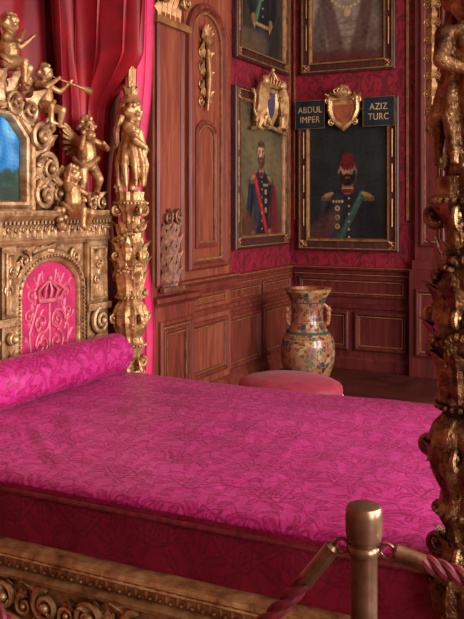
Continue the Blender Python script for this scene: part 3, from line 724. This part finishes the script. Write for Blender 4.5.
# headboard
HX=-2.98; C=3.30
hb,hs,hp,he=MB(),MB(),MB(),MB()
hb.box(HX-.12,HX,2.33,4.27,.2,1.5)
def HM(mir): 
    return ML(C,0,HX)@S(-1,1,1) if mir else ML(C,0,HX)
for mir in(0,1):
    for q in(hs,hp,he): q.M=HM(mir)
    ap=archpoly(.14,.70,.6,1.37,16,.2)
    hs.frame(ap,[(-.03,0),(-.03,.02),(-.015,.035),(0,.035),(.01,.02),(.025,.028),(.035,.02),(.04,.003)])
    hp.fill(archpoly(.175,.665,.6,1.33,16,.18),.004)
    for i in range(len(ap)):
        a=Vector(ap[i]); b=Vector(ap[(i+1)%len(ap)]); L=(b-a).length; k=max(1,int(L/.022))
        if a.y<.7 and b.y<.7: continue
        for t in range(k): c=a.lerp(b,t/k); hs.ell((c.x,c.y,.04),.008,6,4)
    for sx in(-1,1):
        hs.scroll(.42+sx*.22,1.35,.045,1.6,pi/2,sx,.011,.02); hs.leaf(T(.42+sx*.14,1.385,.01)@R(sx*1.3),.14,.022,.7,3)
        hs.leaf(T(.42+sx*.27,1.27,.01)@R(sx*.2),.1,.022,.7,3)
    hs.leaf(T(.42,1.36,.03),.09,.04,1.2,3)
    for a,b in((.745,.955),(.01,.12)):
        hs.box(a,b,.6,1.44,0,.03); hs.rect(a+.02,b-.02,1.08,1.4,[(0,.03),(0,.042),(.01,.045),(.02,.03)])
        mm=(a+b)/2; w=(b-a)/2-.04
        for k in range(3): hs.leaf(T(mm,1.12+k*.085,.03)@R(.2*(-1)**k),.1,min(w,.03),.8,3)
        hs.scroll(mm-.015,1.2,.03,1.5,0,1,.008,.035); hs.scroll(mm+.015,1.3,.03,1.5,pi,1,.008,.035)
        hs.scroll(mm,.95,min(.07,w*1.2),1.8,pi/2,1,.018,.045,28,8,.02); hs.leaf(T(mm,.66,.03),.26,min(w*1.2,.05),.6,4); hs.box(a-.01,b+.01,1.02,1.06,.0,.05)
        hs.box(a-.008,b+.008,.6,.68,0,.05)
    x=.03
    while x<.95:
        hs.leaf(T(x,1.475,.03),.07,.022,.9,3,8,2); hs.scroll(x+.03,1.515,.018,1.3,0,1,.006,.035,12,5); x+=.06
    for k in range(30): hs.box(.01+k*.032,.025+k*.032,1.545,1.565,.03,.05)
    cx=.42; crown(he,cx,1.12,.10,.008)
    for s in(-1,1):
        he.scroll(cx+s*.07,1.0,.06,1.5,0,s,.008,.008,24,5); he.scroll(cx+s*.06,.88,.06,1.5,pi/2,-s,.008,.008,24,5)
        he.scroll(cx+s*.15,1.16,.04,1.4,0,s,.007,.006,20,5); he.scroll(cx+s*.17,1.04,.04,1.4,0,-s,.007,.006,20,5)
        he.tube([(cx+s*.15,.75,.006),(cx+s*.17,.95,.006),(cx+s*.1,1.1,.006)],.007,5)
        for k in range(6): he.leaf(T(cx+s*(.16-.01*k),.78+.08*k,.004)@R(-s*(.9-.25*k)),.1,.026,.2,3); he.leaf(T(cx+s*.1,.8+.07*k,.004)@R(s*.7),.08,.02,.2,3)
        for k in range(3): he.leaf(T(cx+s*(.05+.05*k),1.22-.02*k,.004)@R(-s*(.2+.3*k)),.07,.018,.2,3)
    he.tube([(cx,.75,.006),(cx,1.1,.006)],.009,5)
    for (a,b,r,st,hd,th) in((.36,1.70,.08,0,1,.022),(.40,1.86,.075,pi,-1,.02),(.33,2.02,.075,0,1,.022),(.47,1.72,.05,pi,-1,.016),(.52,1.66,.045,0,1,.014),(.40,2.10,.05,pi/2,-1,.016),(.66,1.67,.05,0,1,.014),(.80,1.67,.05,pi,-1,.014),(.90,1.66,.04,0,1,.012),(.12,2.2,.06,0,-1,.016),(.24,2.16,.06,pi,1,.016)):
        hs.scroll(a,b,r,1.7,st,hd,th,.01,28,7,.03)
    for (a,b,rt,L,W) in((.33,1.64,-.3,.2,.05),(.38,1.75,.3,.2,.05),(.42,1.66,-.9,.18,.04),(.33,1.88,-.5,.2,.05),(.4,1.95,.2,.18,.05),(.3,2.05,.6,.2,.05),(.44,1.78,-1.0,.16,.04),(.56,1.62,-.9,.14,.035),(.7,1.62,-.4,.13,.035),(.75,1.62,.5,.12,.035),(.85,1.62,-.5,.14,.035),(.18,2.12,.9,.16,.045),(.06,2.16,.3,.22,.05),(.25,2.1,-.4,.22,.05),(.1,2.2,-.3,.2,.04)):
        hs.leaf(T(a,b,.01)@R(rt),L,W,1.1,4)
    for (a,b) in((.45,1.62),(.47,1.58),(.43,1.57),(.46,1.53),(.49,1.62),(.41,1.62),(.44,1.54)): hs.ell((a,b,.07),.025)
hb.M=ML(C,0,HX)
hmould(hb,-.97,.97,1.62,[(-.19,0),(-.19,.03),(-.17,.045),(-.155,.03),(-.08,.028),(-.075,.03),(-.05,.05),(-.03,.075),(-.01,.08),(0,.08),(0,-.12),(-.19,-.12)])
pw,pb,pt=.25,1.66,2.13
oc=[(-pw,pb),(pw,pb),(pw,pt-.12),(pw-.09,pt-.03),(pw-.14,pt),(-pw+.14,pt),(-pw+.09,pt-.03),(-pw,pt-.12)]
hs.M=ML(C-.02,0,HX-.03); hs.frame(oc,[(-.07,-.04),(-.07,.03),(-.055,.05),(-.035,.045),(-.025,.03),(-.01,.045),(.005,.04),(.015,.01),(.015,-.03)])
hb.M=ML(C,0,HX-.05); hb.fill([(-.6,1.62),(.6,1.62),(.5,1.85),(.42,2.1),(.25,2.25),(-.25,2.25),(-.42,2.1),(-.5,1.85)],-.0); hb.box(-.45,.45,1.6,2.08,-.04,-.001)
hb.build('headboard_body',GOLD_HB,BED,False,.003); hs.build('headboard_carving',GOLD_HB,BED); hp.build('silk_arches',PINKP,BED,False); he.build('embroidered_cipher',EMB,BED)
def paintsky(w,h):
    p=Paint(w,h,(30,112,172),140); p.lin(.7*(.4+.5*wnoise(p.U,p.V,.35,6))*sm(p.V,.3,.6),(110,172,204)); p.lin(sm(-p.V,-.42,-.3),(60,100,112)); p.lin(sm(-p.V,-.26,-.16),(46,60,50))
    for i,(x,y,r) in enumerate(((.66,.26,.08),(.78,.3,.09),(.92,.26,.1),(1.0,.34,.08))): p.ell(p.asp*x,y,r,r*1.1,(40,64,50),0,.3)
    p.seg(p.asp*.62,.12,p.asp*.60,.3,.03,.035,(150,60,50)); p.ell(p.asp*.6,.39,.03,.036,(196,150,124)); return p.finish(3)
p=paintsky(.5,.47); u=(p.U/p.asp-.5)*.5+C-.02; v=1.66+p.V*.47
cut=(np.abs(u-(C-.02))>.25-np.clip(v-(2.13-.12),0,1)*.9); u=np.where(cut,(C-.02)+np.sign(u-(C-.02))*(.25-np.clip(v-2.01,0,1)*.9),u)
attr_mesh('headboard_painting',np.full_like(u,HX-.035),u,v,np.clip(p.c,0,1),None,OIL,BED)
cherub('cherub_trumpeter',(-2.98,3.68,2.02),.0,.42,Jtr,trumpet)
cherub('cherub_violinist',(-2.95,4.03,1.68),-.2,.50,Jvi,violin)
cherub('cherub_seated',(-2.90,3.83,1.44),.2,.44,Jhang)
cherub('cherub_crest',(-2.97,3.38,2.2),.5,.46,Jtr)
cherub('cherub_left_a',(-2.98,2.92,2.02),-.3,.42,Jsit)
cherub('cherub_left_b',(-2.95,2.55,1.66),.2,.47,Jvi,violin)

# bedposts
prof=[(0,.10),(.04,.11),(.10,.105),(.14,.085),(.2,.09),(.3,.095),(.4,.085),(.46,.07),(.5,.075),(.52,.1),(.56,.105),(.6,.098),(.63,.075),(.68,.06),(.73,.058),(.77,.08),(.79,.09),(.81,.075),(.84,.07),(.88,.09),(.93,.105),(.98,.108),(1.03,.09),(1.06,.065),(1.08,.08),(1.1,.085),(1.12,.07),(1.18,.085),(1.25,.096),(1.33,.094),(1.42,.08),(1.5,.064),(1.56,.056),(1.6,.065),(1.63,.085),(1.655,.098),(1.67,.1),(1.68,.085),(1.70,.08),(1.73,.085),(1.735,.02)]
def fine(prof,k=3):
    out=[]
    for i in range(len(prof)-1):
        for t in range(k): out.append((prof[i][0]+(prof[i+1][0]-prof[i][0])*t/k,prof[i][1]+(prof[i+1][1]-prof[i][1])*t/k))
    out.append(prof[-1]); return out
pm=MB(); pm.lathe((0,0,0),fine(prof),48,12,.06)
pm.box(-.12,.12,-.12,.12,0,.08)
def ring(z,r,k,L,W,curl,tilt=0,lob=4,up=1,off=0):
    for i in range(k):
        a=2*pi*i/k+off
        M=R(a)@T(r,0,z)@Matrix(((0,0,1,0),(1,0,0,0),(0,1,0,0),(0,0,0,1)))@(ID if up>0 else R(pi))@R(tilt,'X')
        pm.leaf(M,L,W,curl,lob)
ring(.14,.085,8,.16,.04,1.0); ring(.3,.09,8,.14,.04,1.0,off=.4); ring(.52,.09,10,.09,.03,1.1)
ring(.64,.07,8,.10,.03,1.2); ring(.84,.07,8,.13,.042,.9); ring(1.04,.085,8,.13,.042,.9,up=-1,off=.4)
ring(.9,.1,8,.1,.035,1.3,off=.4); ring(1.1,.08,8,.16,.042,1.0); ring(1.2,.092,8,.15,.04,1.2,off=.4); ring(1.3,.09,8,.15,.04,1.2); ring(1.42,.075,8,.15,.034,1.1,off=.4)
ring(1.54,.055,8,.12,.035,1.5); ring(1.6,.06,8,.09,.03,1.5,off=.4)
rd=random.Random(5)
for i in range(90):
    t=i/90; a=t*2*pi*2.2; z=1.1+.46*t; r=.1-.03*abs(t-.3)
    pm.ell((math.cos(a)*(r+rd.uniform(-.005,.01)),math.sin(a)*(r+rd.uniform(-.005,.01)),z+rd.uniform(-.012,.012)),rd.uniform(.009,.017),7,5)
for zz,r,k in((.50,.08,26),(.79,.092,28),(1.085,.088,26),(1.662,.103,30),(.62,.083,24)):
    for i in range(k): a=2*pi*i/k; pm.ell((math.cos(a)*r,math.sin(a)*r,zz),.009,6,4)
for k in range(4):
    for zz,r,rr in((1.62,.095,.034),(.96,.112,.03),(.68,.085,.034),(1.34,.1,.026)):
        M=R(k*pi/2+pi/4)@T(r,0,zz)@Matrix(((1,0,0,0),(0,0,-1,0),(0,1,0,0),(0,0,0,1))); old=pm.M; pm.M=M
        pm.scroll(0,0,rr,1.6,pi,1,.011,0,20,6); pm.M=old
Jc=dict(J0); Jc.update(elR=(.03,.2,.84),haR=(.03,.09,.96),elL=(.1,-.19,.56),haL=(.17,-.08,.5),head=(.02,-.01,.88),knL=(.08,-.06,.24),anL=(.02,-.05,.04),knR=(.03,.05,.24),anR=(-.02,.06,.04))
post=pm.build('bedpost_shaft',GOLD,BED)
fm=figure(Jc,.58,True,False,True); fig=fm.build('bedpost_caryatid',GOLD,BED,True,0,.0065)
um=MB(); um.lathe((0,0,0),fine([(2.27,.05),(2.29,.07),(2.31,.05),(2.35,.03),(2.6,.035),(2.8,.035),(3.0,.03),(3.05,.06),(3.1,.065)]),24,8,.06)
for i in range(60): t=i/60;a=t*2*pi*3; um.ell((math.cos(a)*.038,math.sin(a)*.038,2.36+.64*t),.011,6,4)
old=pm; pm=um; ring(2.28,.035,6,.11,.03,1.0); ring(2.6,.035,6,.12,.028,1.0); ring(2.9,.035,6,.12,.028,1.0); pm=old
um.tube([(-.06,0,1.72),(-.085,.03,1.9),(-.08,-.02,2.1),(-.03,0,2.28)],[.03,.025,.025,.04],8)
for i in range(8): um.leaf(T(-.08,.02*(-1)**i,1.75+.06*i)@R(1.3*(-1)**i,'X')@R(pi/2,'Y'),.12,.03,.9,3)
upc=um.build('bedpost_upper_column',GOLD,BED)
P=[(-2.828,4.32,.3),(-.44,2.40,-.9),(-2.828,2.26,0),(-.42,4.33,.5)]
for i,(x,y,r) in enumerate(P):
    M=T(x,y,0)@R(r)
    if i==0:
        post.matrix_world=M; upc.matrix_world=M; fig.matrix_world=M@T(0,0,1.72)
    else:
        qs=[inst(post,'bedpost_shaft_%d'%(i+1),M,BED), inst(upc,'bedpost_upper_column_%d'%(i+1),M,BED), inst(fig,'bedpost_caryatid_%d'%(i+1),M@T(0,0,1.72),BED)]
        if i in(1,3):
            for q in qs: q.data=q.data.copy(); q.data.materials[0]=GOLD_DK  # foot posts stand dimmer: their shade is painted in by the darker gilt
m=MB(); m.box(-3.2,-.3,2.14,4.46,3.1,3.2); m.box(-3.24,-.26,2.1,4.5,3.2,3.3); m.build('tester',GOLD_DK,BED,False,.01)
# ---- curtains
def cloth(name,f,mat,nu=240,nv=80):
    u,v=np.meshgrid(np.linspace(0,1,nu),np.linspace(0,1,nv)); X,Y,Z=f(u,v); return attr_mesh(name,X,Y,Z,None,None,mat,BED)
cloth('headcloth',lambda u,v:(-3.2+.02*np.sin(u*60)+.01*np.sin(u*23+v*3),2.3+2.1*u,1.5+1.62*v),SILK_RED)
def curA(u,v):
    z=1.45+1.66*v; y0=3.98-.22*v**1.6; up=sm(z,2.22,2.6); y1=4.42-.12*up
    ph=u*2*pi*6+1.0*np.sin(v*3); y=y0+(y1-y0)*u+.012*np.sin(2*ph)*(1-.5*u); x=-3.12+.10*v+.31*up*sm(u,.35,.85)+.036*np.sin(ph)*(.6+.6*v)+.01*np.sin(ph*2.3+v*6)
    return x,y,z
cloth('red_curtain',curA,SILK_RED,260,140)
def curB(u,v):
    z=.25+2.86*v; w=.26+.12*v; y1=4.86-.13*np.exp(-((z-1.75)/.5)**2)+.03*np.exp(-((z-.8)/.3)**2); y0=y1-w-.1
    ph=u*2*pi*3.5+.8*np.sin(v*4); return -3.02+.04*np.sin(ph)+.1*v*(1-u), y0+(y1-y0)*u+.012*np.sin(2*ph), z
cloth('magenta_curtain',curB,SILK_PINK)
def trimB(): 
    m=MB(); pts=[]
    for v in np.linspace(0,1,80):
        x,y,z=curB(np.array(1.),np.array(v)); pts.append((float(x)+.005,float(y),float(z)))
    m.tube(pts,.007,6); m.build('curtain_braid',GOLD_LINE,BED)
trimB()
def val(u,v):
    ph=u*2*pi*9; return -.24+0*u+.012*np.sin(ph*3),2.1+2.4*u,3.1-.28*(1-v)*(.7+.3*np.abs(np.sin(ph/2)))
cloth('foot_valance',val,SILK_RED,200,10)

# ---------------- vase ----------------
V=empty('porcelain_floor_vase')
pz=np.array([0,.03,.08,.16,.24,.32,.40,.46,.50,.54,.60,.68,.75,.81,.85,.88,.895]); pr=np.array([.155,.16,.18,.215,.238,.245,.24,.225,.20,.165,.142,.135,.145,.165,.19,.205,.205])
n=280; zz=np.linspace(0,.895,n); rz=np.interp(zz,pz,pr); k=np.ones(11)/11; rz=np.convolve(np.pad(rz,5,'edge'),k,'valid')
TH,ZZ=np.meshgrid(np.linspace(0,2*pi,320,endpoint=False),zz); RR=np.repeat(rz[:,None],320,1)
RR=RR*(1+.05*sm(ZZ,.8,.89)*np.abs(np.cos(4*TH)))
NP=900
pts=np.random.rand(NP,2)*[2*pi,.9]; pal=np.array([s2l(c) for c in((170,116,72),(150,98,62),(128,44,40),(150,60,52),(62,84,66),(168,84,72),(60,62,76),(184,150,112),(110,52,38),(156,104,52),(92,40,34))])
pc=pal[np.random.randint(0,len(pal),NP)]
flat=np.stack([TH.ravel(),ZZ.ravel()],1); best=np.full(len(flat),9.); sec=best.copy(); bi=np.zeros(len(flat),int)
for i,(a,b) in enumerate(pts):
    dth=np.abs(flat[:,0]-a); dth=np.minimum(dth,2*pi-dth)*.2; d=np.hypot(dth,(flat[:,1]-b)); up=d<best; sec=np.where(up,best,np.minimum(sec,d)); bi=np.where(up,i,bi); best=np.where(up,d,best)
colv=pc[bi]; colv=np.where((sec-best<.003)[:,None],np.array(s2l((176,132,84))),colv).reshape(TH.shape+(3,))
for a,b,c in((.50,.52,(56,84,70)),(.0,.03,(90,50,40)),(.445,.455,(176,128,66)),(.875,.9,(176,128,72)),(.60,.61,(176,128,66)),(.77,.785,(60,88,74)),(.13,.14,(176,128,66))):
    colv[(ZZ>=a)&(ZZ<=b)]=s2l(c)
for c0 in np.arange(4)*pi/2+.2:
    dt=(TH-c0+pi)%(2*pi)-pi; e_=np.maximum(np.abs(dt)/.5,np.abs(ZZ-.29)/.125); colv[(e_<1)&(e_>.93)]=s2l((176,126,64))
    colv[(e_<.93)]=colv[(e_<.93)]*.7+np.array(s2l((184,136,104)))*.3
VX,VY=-2.70,7.03
attr_mesh('vase_body',VX+RR*np.cos(TH),VY+RR*np.sin(TH),ZZ,colv,None,PORC,V,wrap=True)
m=MB(); m.M=T(VX,VY,0)@R(.5)
VG=mat_plain('vase_relief',(150,92,58),.35,.1,0,60,.4)
for s in(-1,1):
    m.tube([(s*.15,0,.56),(s*.185,0,.60),(s*.19,0,.67),(s*.17,0,.73),(s*.14,0,.76)],[.018,.02,.022,.018,.012],8)
    m.ell((s*.185,0,.71),(.028,.026,.03)); m.ell((s*.205,0,.70),(.015,.015,.013)); m.ell((s*.175,0,.58),(.025,.024,.024))
    for k in range(5): m.ell((s*.175,.018*(-1)**k,.60+.025*k),.012)
    for a in(-.9,.9): m.ell((.2*math.sin(a)*s,.2*math.cos(a),.5),(.03,.03,.018))
m.lathe((0,0,0),[(.885,.15),(.88,.2),(.9,.21),(.905,.2),(.9,.15),(.75,.1)],32,8,.03,0,False)
m.build('vase_handles_and_rim',VG,V)
m=MB(); m.lathe((VX,VY,0),[(.6,.02),(.6,.1),(.8,.13)],24); m.build('vase_inside',WOOD_D,V)

# ---------------- stool ----------------
ST=empty('upholstered_stool'); sx,sy=-2.085,5.10
m=MB(); m.M=T(sx,sy,0)@S(1,.8,1)
m.lathe((0,0,0),[(.40,.02),(.40,.33),(.415,.35),(.44,.356),(.465,.352),(.48,.34),(.50,.30),(.517,.23),(.529,.14),(.534,.05),(.534,.005)],48)
m.build('seat_cushion',STOOLM,ST)
m=MB(); m.M=T(sx,sy,0)@S(1,.8,1); m.lathe((0,0,0),[(.33,.3),(.33,.33),(.36,.345),(.40,.345),(.405,.33)],48)
for i in range(60): a=i*2*pi/60; m.ell((.352*math.cos(a),.352*math.sin(a),.405),.008,6,4)
for i in range(4):
    a=pi/4+i*pi/2; c,s_=math.cos(a),math.sin(a)
    m.tube([(c*.29,s_*.29,.36),(c*.33,s_*.33,.27),(c*.31,s_*.31,.15),(c*.30,s_*.30,.06),(c*.34,s_*.34,.015)],[.04,.032,.02,.018,.028],10); m.ell((c*.32,s_*.32,.3),.035)
m.build('carved_frame_and_legs',GOLD,ST)

# ---------------- rope barrier ----------------
def stanchion(name,x,y):
    e=empty(name); m=MB()
    m.lathe((x,y,0),[(0,.16),(.012,.165),(.02,.155),(.03,.1),(.045,.045),(.06,.03),(.08,.0265),(.955,.0265),(.957,.031),(.965,.033),(.973,.031),(.976,.027),(.983,.027),(.987,.0345),(1.0,.0365),(1.035,.0368),(1.046,.036),(1.052,.033),(1.055,.026),(1.0555,.001)],40)
    m.build('post',BRASS,e); return e
def ringhook(m,x,y,z,d):
    d=Vector(d).normalized()
    c=Vector((x,y,z))+d*.045
    m.tube([c+d*.014*math.cos(t)+Vector((0,0,.014*math.sin(t))) for t in np.linspace(0,2*pi,20,endpoint=False)],.0035,6,False,True)
    m.tube([Vector((x,y,z))+d*.027,Vector((x,y,z))+d*.034],.006,6)
    return c+d*.014
def ropeto(name,p0,p1,z0,z1,sag):
    e=empty(name); mr,mb_=MB(),MB(); a=Vector((*p0,z0)); b=Vector((*p1,z1)); d=(b-a); d.z=0; d.normalize()
    a=ringhook(mb_,*a,d); b=ringhook(mb_,*b,-d); N=260; cen=[]
    for i in range(N):
        t=i/(N-1); p=a.lerp(b,t); p.z-=4*sag*t*(1-t); cen.append(p)
    L=(b-a).length
    for (i0,i1) in((0,int(N*.06/L)+1),(N-int(N*.06/L)-2,N-1)):
        seg=cen[i0:i1+1]; n=len(seg); mb_.tube(seg,[.010 if (j==0 or j==n-1) else .0165 for j in range(n)],12); 
    k0=int(N*.055/L); side=Vector((-d.y,d.x,0))
    for s in range(3):
        pts=[]
        for i in range(k0,N-k0):
            t=(cen[min(i+1,N-1)]-cen[max(i-1,0)]).normalized(); n2=t.cross(side).normalized(); ph=i*L/N*2*pi/.075+s*2*pi/3
            pts.append(cen[i]+(side*math.cos(ph)+n2*math.sin(ph))*.0085)
        mr.tube(pts,.0095,8)
    mr.build('twisted_cord',ROPE,e); mb_.build('brass_ends',BRASS,e)
S0=(-.494,1.596); S1=(-1.6,1.42); S2=(.62,1.78)
stanchion('rope_stanchion',*S0); stanchion('rope_stanchion.001',*S1); stanchion('rope_stanchion.002',*S2)
ropeto('barrier_rope',S0,S1,.968,.968,.36); ropeto('barrier_rope.001',S0,S2,.968,.968,.07)

# ---------------- camera ----------------
cd=bpy.data.cameras.new('camera'); cam=bpy.data.objects.new('camera',cd); sc.collection.objects.link(cam)
cam.location=(0,0,1.65); cam.rotation_euler=(pi/2,0,math.asin(.442))
cd.sensor_fit='HORIZONTAL'; cd.sensor_width=36; cd.lens=830/464*36; cd.shift_y=-104.5/464; cd.clip_start=.05
sc.camera=cam
print('VERTS',sum(len(o.data.vertices) for o in sc.objects if o.type=='MESH'))
